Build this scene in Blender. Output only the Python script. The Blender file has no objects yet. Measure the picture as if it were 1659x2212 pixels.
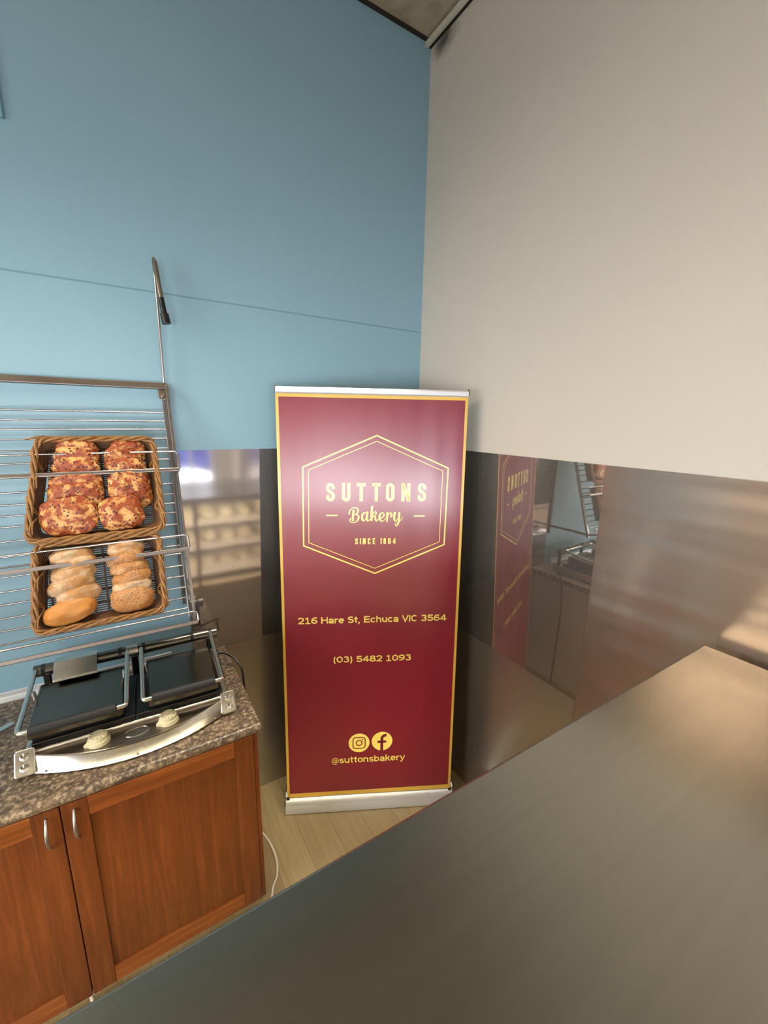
import bpy, bmesh, math, random
from mathutils import Vector, Matrix, noise
from math import sin, cos, pi, radians as rad

S = bpy.context.scene
C = S.collection
random.seed(7)

# ------------------------------------------------------------------ camera, world, light, exposure
cd = bpy.data.cameras.new('camera')
cam = bpy.data.objects.new('camera', cd)
C.objects.link(cam)
cam.location = (-1.459084, -1.982583, 1.995426)
cam.rotation_euler = (1.351982, -0.017675, -0.554869)
cd.sensor_fit = 'HORIZONTAL'
cd.sensor_width = 36.0
cd.lens = 903.217 / 1659.0 * 36.0
cd.clip_start = 0.02
S.camera = cam

S.view_settings.view_transform = 'Standard'
S.view_settings.look = 'None'
S.view_settings.gamma = 1.0
S.view_settings.use_curve_mapping = False
S.view_settings.exposure = 0.14
S.cycles.max_bounces = 10
S.cycles.diffuse_bounces = 5
S.cycles.glossy_bounces = 6
S.cycles.use_denoising = True
S.cycles.sample_clamp_indirect = 6.0

W = bpy.data.worlds.new('world')
S.world = W
W.use_nodes = True
bgn = W.node_tree.nodes['Background']
bgn.inputs[0].default_value = (0.9, 0.95, 1.0, 1)
bgn.inputs[1].default_value = 5.0


def area(name, loc, rot, sx, sy, power, col=(1, 1, 1), spread=None):
    l = bpy.data.lights.new(name, 'AREA')
    l.shape = 'RECTANGLE'
    l.size, l.size_y, l.energy, l.color = sx, sy, power, col
    if spread: l.spread = spread
    o = bpy.data.objects.new(name, l)
    C.objects.link(o)
    o.location, o.rotation_euler = loc, rot
    return o


# daylight entering the shopfront windows behind the camera and the side window on the left
# (sky light: it comes in sloping downwards)
area('shopfront_daylight', (-3.30, -5.08, .95), (rad(55), 0, 0), 1.9, 1.7, 120, (0.97, 0.98, 1.0), rad(130))
area('door_daylight', (-1.62, -5.08, .95), (rad(55), 0, 0), 0.9, 1.7, 72, (0.97, 0.98, 1.0), rad(130))
area('side_window_daylight', (-4.66, -2.6, 1.50), (rad(50), 0, rad(-90)), 2.2, 1.3, 62, (0.97, 0.98, 1.0), rad(130))
# ceiling fluorescent fitting of the shop (behind the camera) 
area('ceiling_tube_light', (-3.0, -2.6, 3.72), (0, 0, 0), 0.14, 1.2, 8, (1.0, 0.92, 0.80), rad(100))
# warm tube lamp hung over the counter run, left of the view
area('pendant_tube_light', (-2.6, -.85, 2.74), (0, rad(-52), 0), 0.16, 0.9, 8, (1.0, 0.86, 0.66), rad(100))
area('aisle_fill_light', (-1.05, -0.52, 3.72), (0, 0, 0), 1.2, 0.14, 4, (1.0, 0.90, 0.76), rad(46))  # unseen overhead fill, added to brighten the aisle floor
# guides sampling of the sky seen through window 1
pt = area('window_sky_portal', (-.62, -5.06, 1.6), (rad(90), 0, 0), .72, 1.45, 1)
pt.data.cycles.is_portal = True


# ------------------------------------------------------------------ materials
def lin(r, g, b):
    f = lambda c: (c / 255 / 12.92) if c / 255 <= 0.04045 else ((c / 255 + 0.055) / 1.055) ** 2.4
    return (f(r), f(g), f(b), 1)


class Mat:
    def __init__(s, name, col=(200, 200, 200), rough=0.5, metal=0.0, **kw):
        s.m = bpy.data.materials.new(name)
        s.m.use_nodes = True
        s.n = s.m.node_tree.nodes
        s.l = s.m.node_tree.links
        s.b = s.n['Principled BSDF']
        s.set('Base Color', lin(*col))
        s.set('Roughness', rough)
        s.set('Metallic', metal)
        for k, v in kw.items(): s.set(k.replace('_', ' '), v)
        s.tc = None

    def set(s, k, v): s.b.inputs[k].default_value = v

    def co(s, scale=(1, 1, 1), which='Object', rot=(0, 0, 0), loc=(0, 0, 0)):
        if not s.tc: s.tc = s.n.new('ShaderNodeTexCoord')
        mp = s.n.new('ShaderNodeMapping')
        mp.inputs['Scale'].default_value = scale
        mp.inputs['Rotation'].default_value = rot
        mp.inputs['Location'].default_value = loc
        s.l.new(s.tc.outputs[which], mp.inputs[0])
        return mp.outputs[0]

    def noise(s, vec, scale=5, detail=4, rough=0.5, dist=0.0):
        t = s.n.new('ShaderNodeTexNoise')
        t.inputs['Scale'].default_value = scale
        t.inputs['Detail'].default_value = detail
        t.inputs['Roughness'].default_value = rough
        t.inputs['Distortion'].default_value = dist
        s.l.new(vec, t.inputs['Vector'])
        return t.outputs['Fac']

    def voro(s, vec, scale=5, feature='F1', out='Distance'):
        t = s.n.new('ShaderNodeTexVoronoi')
        t.feature = feature
        t.inputs['Scale'].default_value = scale
        s.l.new(vec, t.inputs['Vector'])
        return t.outputs[out]

    def ramp(s, fac, stops):
        r = s.n.new('ShaderNodeValToRGB')
        e = r.color_ramp.elements
        while len(e) > 1: e.remove(e[-1])
        e[0].position, e[0].color = stops[0]
        for p, c in stops[1:]:
            k = e.new(p); k.color = c
        s.l.new(fac, r.inputs[0])
        return r.outputs[0]

    def mix(s, fac, a, b, mode='MIX'):
        x = s.n.new('ShaderNodeMix')
        x.data_type = 'RGBA'
        x.blend_type = mode
        for i, v in ((0, fac), (6, a), (7, b)):
            if isinstance(v, (float, int, tuple)): x.inputs[i].default_value = v
            else: s.l.new(v, x.inputs[i])
        return x.outputs[2]

    def math(s, op, a, b=0.0):
        x = s.n.new('ShaderNodeMath')
        x.operation = op
        for i, v in ((0, a), (1, b)):
            if isinstance(v, (float, int)): x.inputs[i].default_value = v
            else: s.l.new(v, x.inputs[i])
        return x.outputs[0]

    def haze(s, fac, rough):
        """fine scratches and finger marks: part of the surface scatters light widely"""
        g = s.n.new('ShaderNodeBsdfPrincipled')
        g.inputs['Metallic'].default_value = 1.0
        g.inputs['Base Color'].default_value = s.b.inputs['Base Color'].default_value
        g.inputs['Roughness'].default_value = rough
        x = s.n.new('ShaderNodeMixShader')
        if isinstance(fac, float): x.inputs[0].default_value = fac
        else: s.l.new(fac, x.inputs[0])
        s.l.new(s.b.outputs[0], x.inputs[1]); s.l.new(g.outputs[0], x.inputs[2])
        s.l.new(x.outputs[0], s.n['Material Output'].inputs[0])

    def to(s, out, k): s.l.new(out, s.b.inputs[k])

    def bump(s, h, strength=0.2, dist=0.01):
        x = s.n.new('ShaderNodeBump')
        x.inputs['Strength'].default_value = strength
        x.inputs['Distance'].default_value = dist
        s.l.new(h, x.inputs['Height'])
        s.l.new(x.outputs[0], s.b.inputs['Normal'])


def G(v): return (v, v, v, 1)


M = {}


def mats():
    # painted walls: orange-peel roller texture
    a = Mat('blue_paint', (140, 178, 190), 0.42)
    v = a.co()
    a.to(a.mix(a.noise(v, 1.1, 3), lin(132, 170, 186), lin(142, 179, 195)), 'Base Color')
    a.bump(a.noise(v, 260, 3), 0.12, 0.002)
    M['blue'] = a.m
    a = Mat('blue_joint', (112, 150, 165), 0.6); M['blue_joint'] = a.m
    a = Mat('teal_paint', (120, 172, 178), 0.5); M['teal'] = a.m
    a = Mat('grey_paint', (206, 199, 186), 0.5)
    v = a.co()
    base = a.mix(a.noise(v, 0.9, 3), lin(203, 196, 183), lin(211, 204, 192))
    # dark stain high in the corner under the ceiling trim
    d = a.n.new('ShaderNodeVectorMath'); d.operation = 'DISTANCE'
    sc = a.co((1, 1, 1.9))
    a.l.new(sc, d.inputs[0]); d.inputs[1].default_value = (0, -0.10, 3.715 * 1.9)
    st = a.ramp(a.math('ADD', d.outputs['Value'], a.math('MULTIPLY', a.noise(v, 22, 3), 0.09)), [(0.07, G(1)), (0.16, G(0))])
    a.to(a.mix(a.math('MULTIPLY', st, 0.85), base, lin(52, 42, 34)), 'Base Color')
    a.bump(a.noise(v, 240, 3), 0.12, 0.002)
    M['grey'] = a.m
    a = Mat('ceiling_paint', (190, 178, 155), 0.7)
    v = a.co()
    a.to(a.mix(a.ramp(a.noise(v, 9, 5), [(0.45, G(0)), (0.75, G(1))]), lin(176, 164, 142), lin(146, 130, 108)), 'Base Color')
    M['ceiling'] = a.m
    a = Mat('trim_pale', (200, 196, 180), 0.5); M['trim_pale'] = a.m
    a = Mat('dark_gap_and_shade', (38, 32, 28), 0.8); M['dark'] = a.m
    a = Mat('far_wall_paint', (196, 188, 184), 0.6); M['far'] = a.m
    a = Mat('brown_wall', (150, 122, 102), 0.6)
    v = a.co((0.4, 1, 6))
    a.to(a.mix(a.noise(v, 1.6, 2), lin(120, 92, 74), lin(186, 160, 142)), 'Base Color')
    M['brown'] = a.m
    # vinyl plank floor
    a = Mat('plank_floor', (150, 132, 98), 0.38)
    v = a.co(rot=(0, 0, rad(90)))
    br = a.n.new('ShaderNodeTexBrick')
    br.inputs['Scale'].default_value = 1.0
    br.inputs['Brick Width'].default_value = 1.2
    br.inputs['Row Height'].default_value = 0.15
    br.inputs['Mortar Size'].default_value = 0.0012
    br.inputs['Color1'].default_value = lin(164, 146, 108)
    br.inputs['Color2'].default_value = lin(148, 130, 94)
    br.inputs['Mortar'].default_value = lin(104, 90, 64)
    br.offset = 0.37
    a.l.new(v, br.inputs['Vector'])
    gr = a.noise(a.co((26, 1.6, 1)), 2.2, 5, 0.6, 0.6)
    a.to(a.mix(a.ramp(gr, [(0.35, G(0)), (0.7, G(0.5))]), br.outputs['Color'], lin(120, 100, 66)), 'Base Color')
    M['floor'] = a.m

    # steels
    a = Mat('mirror_steel', (200, 195, 188), 0.022, 1.0)
    v = a.co()
    a.bump(a.noise(v, 2.3, 1), 0.035, 0.02)
    a.haze(0.22, 0.55)
    M['mirror'] = a.m
    a = Mat('worn_mirror_steel', (200, 195, 190), 0.07, 1.0)
    a.bump(a.noise(a.co(), 2.6, 2), 0.05, 0.02)
    a.haze(0.24, 0.55)
    M['wornmirror'] = a.m
    a = Mat('grey_melamine', (168, 156, 140), 0.45); M['melamine'] = a.m
    a = Mat('dull_steel', (186, 178, 166), 0.26, 1.0)
    v = a.co()
    a.haze(0.35, 0.6)
    M['dull'] = a.m
    a = Mat('brushed_wall_steel', (198, 182, 168), 0.24, 1.0, Anisotropic=0.85, Anisotropic_Rotation=0.25)
    v = a.co((1, 0.35, 9))
    a.to(a.mix(a.noise(v, 1.4, 3), lin(196, 176, 160), lin(168, 154, 146)), 'Base Color')
    a.bump(a.noise(a.co((1, 0.45, 6)), 0.9, 2), 0.6, 0.03)
    a.haze(0.2, 0.6)
    M['brushed'] = a.m
    a = Mat('bench_steel', (168, 160, 146), 0.27, 1.0, Anisotropic=0.35)
    v = a.co()
    st = a.noise(a.co((1.2, 40, 1)), 1.6, 4)
    bl = a.noise(v, 2.6, 5, 0.55)
    a.to(a.mix(a.math('MULTIPLY', a.math('ADD', st, bl), 0.35), lin(176, 172, 160), lin(136, 131, 120)), 'Base Color')
    a.bump(st, 0.03, 0.002)
    M['bench'] = a.m
    a = Mat('rack_steel', (176, 172, 168), 0.24, 1.0); M['rack'] = a.m
    a = Mat('rack_bar_steel', (150, 140, 130), 0.38, 1.0)
    v = a.co((1.5, 8, 8))
    a.to(a.mix(a.noise(v, 4, 3), lin(168, 160, 154), lin(128, 116, 106)), 'Base Color')
    M['rackbar'] = a.m
    a = Mat('satin_steel', (198, 194, 186), 0.32, 1.0); M['satin'] = a.m
    a = Mat('bright_steel', (222, 218, 208), 0.22, 1.0); M['bright'] = a.m
    a = Mat('lid_steel', (120, 116, 108), 0.2, 1.0)
    M['lid'] = a.m
    a = Mat('panel_steel', (150, 138, 124), 0.36, 1.0)
    a.bump(a.noise(a.co((2, 60, 60)), 3, 3), 0.05, 0.001); M['panelsteel'] = a.m
    a = Mat('anodised_aluminium', (226, 228, 230), 0.34, 0.55); M['alu'] = a.m
    a = Mat('chrome', (230, 230, 230), 0.08, 1.0); M['chrome'] = a.m
    a = Mat('cast_iron_black', (14, 13, 12), 0.35); M['iron'] = a.m
    a = Mat('black_rubber', (34, 34, 34), 0.6)
    a.bump(a.noise(a.co(), 500, 2), 0.2, 0.001); M['rubber'] = a.m
    a = Mat('black_plastic', (12, 12, 13), 0.4); M['black'] = a.m
    a = Mat('cream_plastic', (216, 208, 172), 0.4); M['cream'] = a.m
    a = Mat('dark_print', (70, 62, 48), 0.6); M['darkprint'] = a.m
    a = Mat('white_plastic', (226, 222, 210), 0.45); M['white'] = a.m
    a = Mat('pale_blue_plastic', (150, 178, 190), 0.4); M['paleblue'] = a.m

    # speckled laminate worktop
    a = Mat('granite_laminate', (92, 76, 62), 0.33)
    v = a.co()
    big = a.noise(v, 20, 5, 0.6, 0.4)
    fine = a.noise(v, 70, 4, 0.65)
    c1 = a.ramp(big, [(0.30, lin(52, 42, 36)), (0.48, lin(88, 72, 58)), (0.60, lin(120, 100, 78)), (0.74, lin(172, 150, 118))])
    c2 = a.ramp(fine, [(0.34, lin(30, 25, 21)), (0.50, lin(100, 84, 68)), (0.62, lin(206, 186, 156))])
    a.to(a.mix(0.5, c1, c2), 'Base Color')
    M['laminate'] = a.m

    # stained timber: grain along object z (panels, stiles) or x (rails)
    for nm, sc, k in (('wood', (30, 30, 1.5), 0), ('wood_rail', (1.5, 30, 30), 1), ('wood_side', (30, 30, 1.2), 2)):
        a = Mat('stained_' + nm, (130, 70, 30), 0.34, 0.0)
        v = a.co(sc)
        n1 = a.noise(v, 1.3, 6, 0.6, 1.2)
        n2 = a.noise(a.co(tuple(c * 6 for c in sc)), 2.2, 3, 0.6)
        cols = [[(0.25, lin(84, 42, 17)), (0.5, lin(108, 57, 24)), (0.78, lin(136, 76, 33))],
                [(0.25, lin(108, 55, 22)), (0.5, lin(140, 77, 32)), (0.78, lin(174, 104, 47))],
                [(0.25, lin(92, 44, 20)), (0.5, lin(116, 58, 26)), (0.78, lin(140, 74, 34))]][k]
        c1 = a.ramp(n1, cols)
        a.to(a.mix(a.ramp(n2, [(0.42, G(0)), (0.62, G(0.35))]), c1, lin(84, 40, 18)), 'Base Color')
        a.bump(n2, 0.06, 0.001)
        M[nm] = a.m

    # banner print: satin film
    for nm, col in (('maroon', (130, 20, 42)), ('gold', (226, 184, 76)), ('lettergold', (255, 234, 118))):
        a = Mat(nm + '_print', col, 0.34, 0.0, Coat_Weight=0.8, Coat_Roughness=0.21)
        a.set('Specular IOR Level', 0.6)
        h = a.noise(a.co((4.0, 1, 0.35)), 1.5, 1.5, 0.5)
        a.bump(h, 0.6, 0.03)
        M[nm] = a.m
    a = Mat('banner_back_film', (92, 92, 94), 0.5); M['bannerback'] = a.m

    # wicker
    a = Mat('wicker', (122, 82, 42), 0.55)
    v = a.co()
    wv = a.n.new('ShaderNodeTexWave')
    wv.inputs['Scale'].default_value = 55
    wv.inputs['Distortion'].default_value = 3
    wv.inputs['Detail'].default_value = 2
    wv.bands_direction = 'Z'
    a.l.new(v, wv.inputs['Vector'])
    a.to(a.mix(a.noise(a.co((8, 8, 40)), 3, 4), a.mix(wv.outputs['Fac'], lin(74, 46, 22), lin(146, 100, 52)), lin(112, 72, 36)), 'Base Color')
    a.bump(wv.outputs['Fac'], 0.8, 0.004)
    M['wicker'] = a.m
    a = Mat('cane_strand', (170, 124, 68), 0.5)
    a.to(a.mix(a.noise(a.co(), 40, 4), lin(100, 64, 30), lin(168, 122, 66)), 'Base Color')
    M['cane'] = a.m
    a = Mat('dark_cane', (66, 40, 22), 0.55); M['darkcane'] = a.m

    # bread
    def seedvec(a, sc=(1, 1, 1)):
        oi = a.n.new('ShaderNodeObjectInfo')
        ad = a.n.new('ShaderNodeVectorMath'); ad.operation = 'ADD'
        mu = a.n.new('ShaderNodeVectorMath'); mu.operation = 'SCALE'
        cm = a.n.new('ShaderNodeCombineXYZ')
        for i in range(3): a.l.new(oi.outputs['Random'], cm.inputs[i])
        a.l.new(cm.outputs[0], mu.inputs[0]); mu.inputs['Scale'].default_value = 17.0
        a.l.new(a.co(sc), ad.inputs[0]); a.l.new(mu.outputs[0], ad.inputs[1])
        return ad.outputs[0]
    a = Mat('cheese_bread_crust', (225, 185, 130), 0.5)
    v = seedvec(a)
    base = a.mix(a.noise(v, 16, 4), lin(222, 178, 112), lin(200, 134, 62))
    bz = a.ramp(a.noise(v, 34, 5, 0.62, 0.4), [(0.41, G(0)), (0.53, G(1))])
    c = a.mix(bz, base, a.mix(a.noise(v, 90, 3), lin(112, 42, 10), lin(164, 76, 20)))
    sp = a.ramp(a.voro(v, 78), [(0.24, G(1)), (0.33, G(0))])
    c = a.mix(sp, c, lin(74, 28, 20))
    a.to(c, 'Base Color')
    a.bump(a.noise(v, 60, 4), 0.5, 0.006)
    M['focaccia'] = a.m
    for nm, c0, c1, flour, specks in (('roll_floured', (150, 98, 48), (190, 142, 84), 0.6, 0.12),
                                      ('roll_golden', (172, 104, 34), (200, 138, 60), 0.12, 0.05),
                                      ('roll_seeded', (156, 98, 42), (190, 134, 72), 0.25, 1.0)):
        a = Mat(nm, c0, 0.62)
        v = seedvec(a)
        c = a.mix(a.noise(v, 14, 3), lin(*c0), lin(*c1))
        fl = a.ramp(a.noise(v, 22, 6, 0.65), [(0.44, G(0)), (0.62, G(flour))])
        c = a.mix(fl, c, lin(206, 190, 160))
        sk = a.ramp(a.voro(v, 200), [(0.24, G(specks)), (0.36, G(0))])
        sm = a.ramp(a.noise(v, 18, 3), [(0.36, G(0)), (0.48, G(1))])
        c = a.mix(a.math('MULTIPLY', sk, sm), c, lin(66, 54, 44))
        a.to(c, 'Base Color')
        a.bump(a.noise(v, 70, 4), 0.3, 0.004)
        M[nm] = a.m

    # thin sheet glass: mostly clear, Fresnel reflection on top
    a = Mat('clear_glass', (245, 250, 250), 0.03)
    tr = a.n.new('ShaderNodeBsdfTransparent'); tr.inputs[0].default_value = (0.96, 0.98, 0.97, 1)
    gs = a.n.new('ShaderNodeBsdfGlossy'); gs.inputs['Roughness'].default_value = 0.02
    fr = a.n.new('ShaderNodeFresnel'); fr.inputs[0].default_value = 1.45
    mx = a.n.new('ShaderNodeMixShader')
    a.l.new(fr.outputs[0], mx.inputs[0]); a.l.new(tr.outputs[0], mx.inputs[1]); a.l.new(gs.outputs[0], mx.inputs[2])
    a.l.new(mx.outputs[0], a.n['Material Output'].inputs[0])
    M['glass'] = a.m
    a = Mat('lamp_glow', (255, 240, 200), 0.5)
    a.set('Emission Color', (1.0, 0.86, 0.6, 1)); a.set('Emission Strength', 300.0)
    M['glow'] = a.m
    a = Mat('pavement', (120, 116, 108), 0.8); M['pavement'] = a.m
    a = Mat('blue_tarpaulin', (40, 70, 190), 0.45); M['tarp'] = a.m
    a = Mat('frame_white', (214, 206, 208), 0.5); M['framewhite'] = a.m
    a = Mat('cabinet_grey', (92, 88, 84), 0.4); M['cabgrey'] = a.m
    a = Mat('counter_tan', (176, 162, 142), 0.4); M['tan'] = a.m
    a = Mat('paper_white', (230, 222, 206), 0.7); M['paper'] = a.m


mats()


# ------------------------------------------------------------------ mesh building
class MB:
    def __init__(s): s.v, s.f = [], []

    def add(s, vs, fs):
        k = len(s.v)
        s.v += [Vector(v) for v in vs]
        s.f += [tuple(i + k for i in f) for f in fs]
        return s

    def box(s, a, b, mat=None):
        (x0, y0, z0), (x1, y1, z1) = a, b
        x0, x1 = min(x0, x1), max(x0, x1); y0, y1 = min(y0, y1), max(y0, y1); z0, z1 = min(z0, z1), max(z0, z1)
        vs = [Vector(p) for p in ((x0, y0, z0), (x1, y0, z0), (x1, y1, z0), (x0, y1, z0), (x0, y0, z1), (x1, y0, z1), (x1, y1, z1), (x0, y1, z1))]
        if mat: vs = [mat @ v for v in vs]
        return s.add(vs, [(3, 2, 1, 0), (4, 5, 6, 7), (0, 1, 5, 4), (1, 2, 6, 5), (2, 3, 7, 6), (3, 0, 4, 7)])

    def tube(s, pts, r, n=10, closed=False, caps=True, squash=None):
        pts = [Vector(p) for p in pts]
        N = len(pts)
        rs = r if isinstance(r, (list, tuple)) else [r] * N
        vs, fs = [], []
        prev = None
        for i, p in enumerate(pts):
            if closed: t = pts[(i + 1) % N] - pts[i - 1]
            else: t = pts[min(i + 1, N - 1)] - pts[max(i - 1, 0)]
            t.normalize()
            if prev is None:
                ref = Vector((0, 0, 1)) if abs(t.z) < 0.9 else Vector((1, 0, 0))
                a = t.cross(ref).normalized()
            else:
                a = (prev - t * prev.dot(t)).normalized()
            prev = a
            b = t.cross(a)
            for k in range(n):
                q = 2 * pi * k / n
                vs.append(p + (a * cos(q) + b * sin(q)) * rs[i])
        m = N if closed else N - 1
        for i in range(m):
            j = (i + 1) % N
            for k in range(n):
                l = (k + 1) % n
                fs.append((i * n + k, i * n + l, j * n + l, j * n + k))
        if not closed and caps:
            fs.append(tuple(reversed(range(n))))
            fs.append(tuple((N - 1) * n + k for k in range(n)))
        return s.add(vs, fs)

    def cyl(s, p0, p1, r, n=20): return s.tube([p0, p1], r, n)

    def prism(s, poly, axis, a, b):
        """2-D outline extruded along axis 'x','y' or 'z' from a to b."""
        def P(q, t):
            return {'x': (t, q[0], q[1]), 'y': (q[0], t, q[1]), 'z': (q[0], q[1], t)}[axis]
        n = len(poly)
        vs = [P(q, a) for q in poly] + [P(q, b) for q in poly]
        fs = [(i, (i + 1) % n, n + (i + 1) % n, n + i) for i in range(n)] + [tuple(reversed(range(n))), tuple(range(n, 2 * n))]
        return s.add(vs, fs)

    def loft(s, rings, closed_ends=True):
        n = len(rings[0])
        vs = [p for r in rings for p in r]
        fs = []
        for i in range(len(rings) - 1):
            for k in range(n):
                l = (k + 1) % n
                fs.append((i * n + k, i * n + l, (i + 1) * n + l, (i + 1) * n + k))
        if closed_ends:
            fs.append(tuple(reversed(range(n))))
            fs.append(tuple((len(rings) - 1) * n + k for k in range(n)))
        return s.add(vs, fs)

    def build(s, name, mat, parent=None, smooth=False, bevel=0.0, seg=2, angle=40):
        me = bpy.data.meshes.new(name)
        me.from_pydata([tuple(v) for v in s.v], [], s.f)
        bm = bmesh.new(); bm.from_mesh(me)
        bmesh.ops.recalc_face_normals(bm, faces=bm.faces)
        bm.to_mesh(me); bm.free()
        me.materials.append(M[mat])
        if smooth:
            me.polygons.foreach_set('use_smooth', [True] * len(me.polygons))
            me.set_sharp_from_angle(angle=rad(angle))
        o = bpy.data.objects.new(name, me)
        C.objects.link(o)
        if parent: o.parent = parent
        if bevel:
            b = o.modifiers.new('edge_bevel', 'BEVEL')
            b.width, b.segments, b.limit_method, b.angle_limit = bevel, seg, 'ANGLE', rad(35)
            b.harden_normals = False
        return o


def thing(name, label, cat, loc=(0, 0, 0), rot=(0, 0, 0), group=None):
    o = bpy.data.objects.new(name, None)
    o.empty_display_size = 0.1
    C.objects.link(o)
    o.location, o.rotation_euler = loc, rot
    return tag(o, label, cat, group)


def tag(o, label, cat, group=None):
    o['label'], o['category'] = label, cat
    if group: o['group'] = group
    return o


def struct(o, label=None):
    o['kind'] = 'structure'
    if label: o['label'] = label
    return o


def arc(cx, cy, rx, ry, a0, a1, n=18):
    return [(cx + rx * cos(rad(a0 + (a1 - a0) * i / n)), cy + ry * sin(rad(a0 + (a1 - a0) * i / n))) for i in range(n + 1)]


def rrect(x0, y0, x1, y1, r, n=6):
    p = []
    for cx, cy, a in ((x1 - r, y1 - r, 0), (x0 + r, y1 - r, 90), (x0 + r, y0 + r, 180), (x1 - r, y0 + r, 270)):
        p += arc(cx, cy, r, r, a, a + 90, n)
    return p


def spline(pts, k=8, closed=False):
    pts = [Vector(p) for p in pts]
    out = []
    n = len(pts)
    for i in range(n if closed else n - 1):
        g = (lambda j: pts[j % n]) if closed else (lambda j: pts[max(0, min(n - 1, j))])
        p0, p1, p2, p3 = g(i - 1), g(i), g(i + 1), g(i + 2)
        for q in range(k):
            t = q / k
            out.append(0.5 * ((2 * p1) + (p2 - p0) * t + (2 * p0 - 5 * p1 + 4 * p2 - p3) * t * t + (3 * p1 - p0 - 3 * p2 + p3) * t ** 3))
    if not closed: out.append(pts[-1])
    return out


# ------------------------------------------------------------------ room shell
ZC = 3.77          # ceiling
XL, YF = -4.6, -5.0
TOPS = 1.849       # top of the steel sheets
HC = 0.9           # worktop height

struct(MB().box((XL - .1, YF - .1, -.1), (.1, .1, 0)).build('floor', 'floor'), 'beige wood-look plank floor')
struct(MB().box((XL - .1, YF - .1, ZC), (.1, .1, ZC + .1)).build('ceiling', 'ceiling'), 'beige ceiling')
struct(MB().box((XL - .1, 0, 0), (0, .1, ZC)).build('wall_back', 'blue'), 'pale blue painted wall')
struct(MB().box((0, YF, 0), (.1, .1, ZC)).build('wall_right', 'grey'), 'warm grey painted wall')
# left wall with one window opening
w = MB()
w.box((XL - .1, YF, 0), (XL, 0, .85)).box((XL - .1, YF, 2.45), (XL, 0, ZC))
w.box((XL - .1, YF, .85), (XL, -3.7, 2.45)).box((XL - .1, -1.5, .85), (XL, 0, 2.45))
struct(w.build('wall_left', 'brown'), 'brown wall beyond the left of the photo')
# shopfront wall behind the camera: wide window on the left, smaller one looking at a tarpaulin
w = MB()
w.box((XL, YF - .1, 0), (0, YF, .05)).box((XL, YF - .1, 2.33), (0, YF, ZC))
w.box((XL, YF - .1, .05), (-4.3, YF, 2.33)).box((-2.3, YF - .1, .05), (-2.1, YF, 2.33)).box((-1.14, YF - .1, .05), (-1.0, YF, 2.33))
w.box((-1.0, YF - .1, .05), (-.25, YF, .86)).box((-.25, YF - .1, .05), (0, YF, 2.33))
struct(w.build('wall_front', 'far'), 'shopfront wall behind the camera')


def window(name, x0, x1, z0, z1, mull):
    m = MB()
    for a, b in (((x0 - .04, z0 - .04), (x1 + .04, z0)), ((x0 - .04, z1), (x1 + .04, z1 + .04)), ((x0 - .05, z0), (x0, z1)), ((x1, z0), (x1 + .05, z1))):
        m.box((a[0], YF - .05, a[1]), (b[0], YF + .03, b[1]))
    for x in mull: m.box((x - .02, YF - .05, z0), (x + .02, YF + .02, z1))
    struct(m.build(name, 'framewhite'), 'pale framed shopfront window')


window('window_1', -.95, -.3, .9, 2.29, (-.58,))
window('window_2', -4.25, -2.35, .1, 2.28, (-3.6, -2.95))
struct(MB().box((-2.1, YF - .04, .05), (-2.03, YF + .03, 2.33)).box((-1.21, YF - .04, .05), (-1.14, YF + .03, 2.33)).box((-2.03, YF - .04, 2.25), (-1.21, YF + .03, 2.33)).box((-2.03, YF - .04, .05), (-1.21, YF + .03, .2)).box((-2.03, YF - .04, 1.0), (-1.21, YF + .02, 1.06)).build('door_1', 'framewhite'), 'pale framed glazed shop door')
struct(MB().box((-8, -12, -.12), (4, YF - .1, -.02)).build('ground', 'pavement'), 'pavement outside the shop')
# blue tarpaulin hung outside window 1
m = MB()
nx, nz = 24, 12
vs, fs = [], []
for j in range(nz + 1):
    for i in range(nx + 1):
        x = -2.4 + 2.9 * i / nx
        z = 1.02 + 1.1 * j / nz
        vs.append((x, -6.3 + .09 * sin(i * 1.3 + j * .5) + .05 * sin(j * 1.7 + i), z + .05 * sin(i * .9)))
for j in range(nz):
    for i in range(nx):
        a = j * (nx + 1) + i
        fs.append((a, a + 1, a + nx + 2, a + nx + 1))
o = m.add(vs, fs).build('tarpaulin', 'tarp', smooth=True)
sm = o.modifiers.new('thick', 'SOLIDIFY'); sm.thickness = .004
tag(o, 'blue tarpaulin hanging outside the shop window', 'tarpaulin')

# joint line in the blue wall, ceiling trims, aluminium channel
struct(MB().box((XL, -.0016, 2.4585), (0, .01, 2.4645)).build('trim_1', 'blue_joint'), 'thin horizontal joint line in blue wall')
struct(MB().box((XL, -.012, ZC - .012), (-.012, 0, ZC)).build('trim_2', 'dark'), 'dark gap line between blue wall and ceiling')
struct(MB().box((-.035, YF, ZC - .034), (-.016, 0, ZC - .012)).build('trim_3', 'trim_pale', bevel=.003), 'pale bead under the ceiling along grey wall')
struct(MB().box((-.016, YF, ZC - .03), (0, 0, ZC)).build('trim_4', 'dark'), 'dark strip painted as shadow behind the ceiling bead')  # dark colour stands in for the shadow along the bead
m = MB()
m.prism([(0, HC), (-.022, HC), (-.022, HC + .008), (-.006, HC + .014), (-.006, HC + .034), (0, HC + .036)], 'x', XL, -1.36)
struct(m.build('trim_5', 'alu', bevel=.001), 'aluminium channel where worktop meets blue wall')
# painted panel at the upper left edge
tag(MB().box((-2.25, -.018, 2.904), (-1.673, 0, 3.45)).build('wall_panel', 'teal', bevel=.004), 'teal painted square panel high on blue wall', 'panel')

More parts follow.
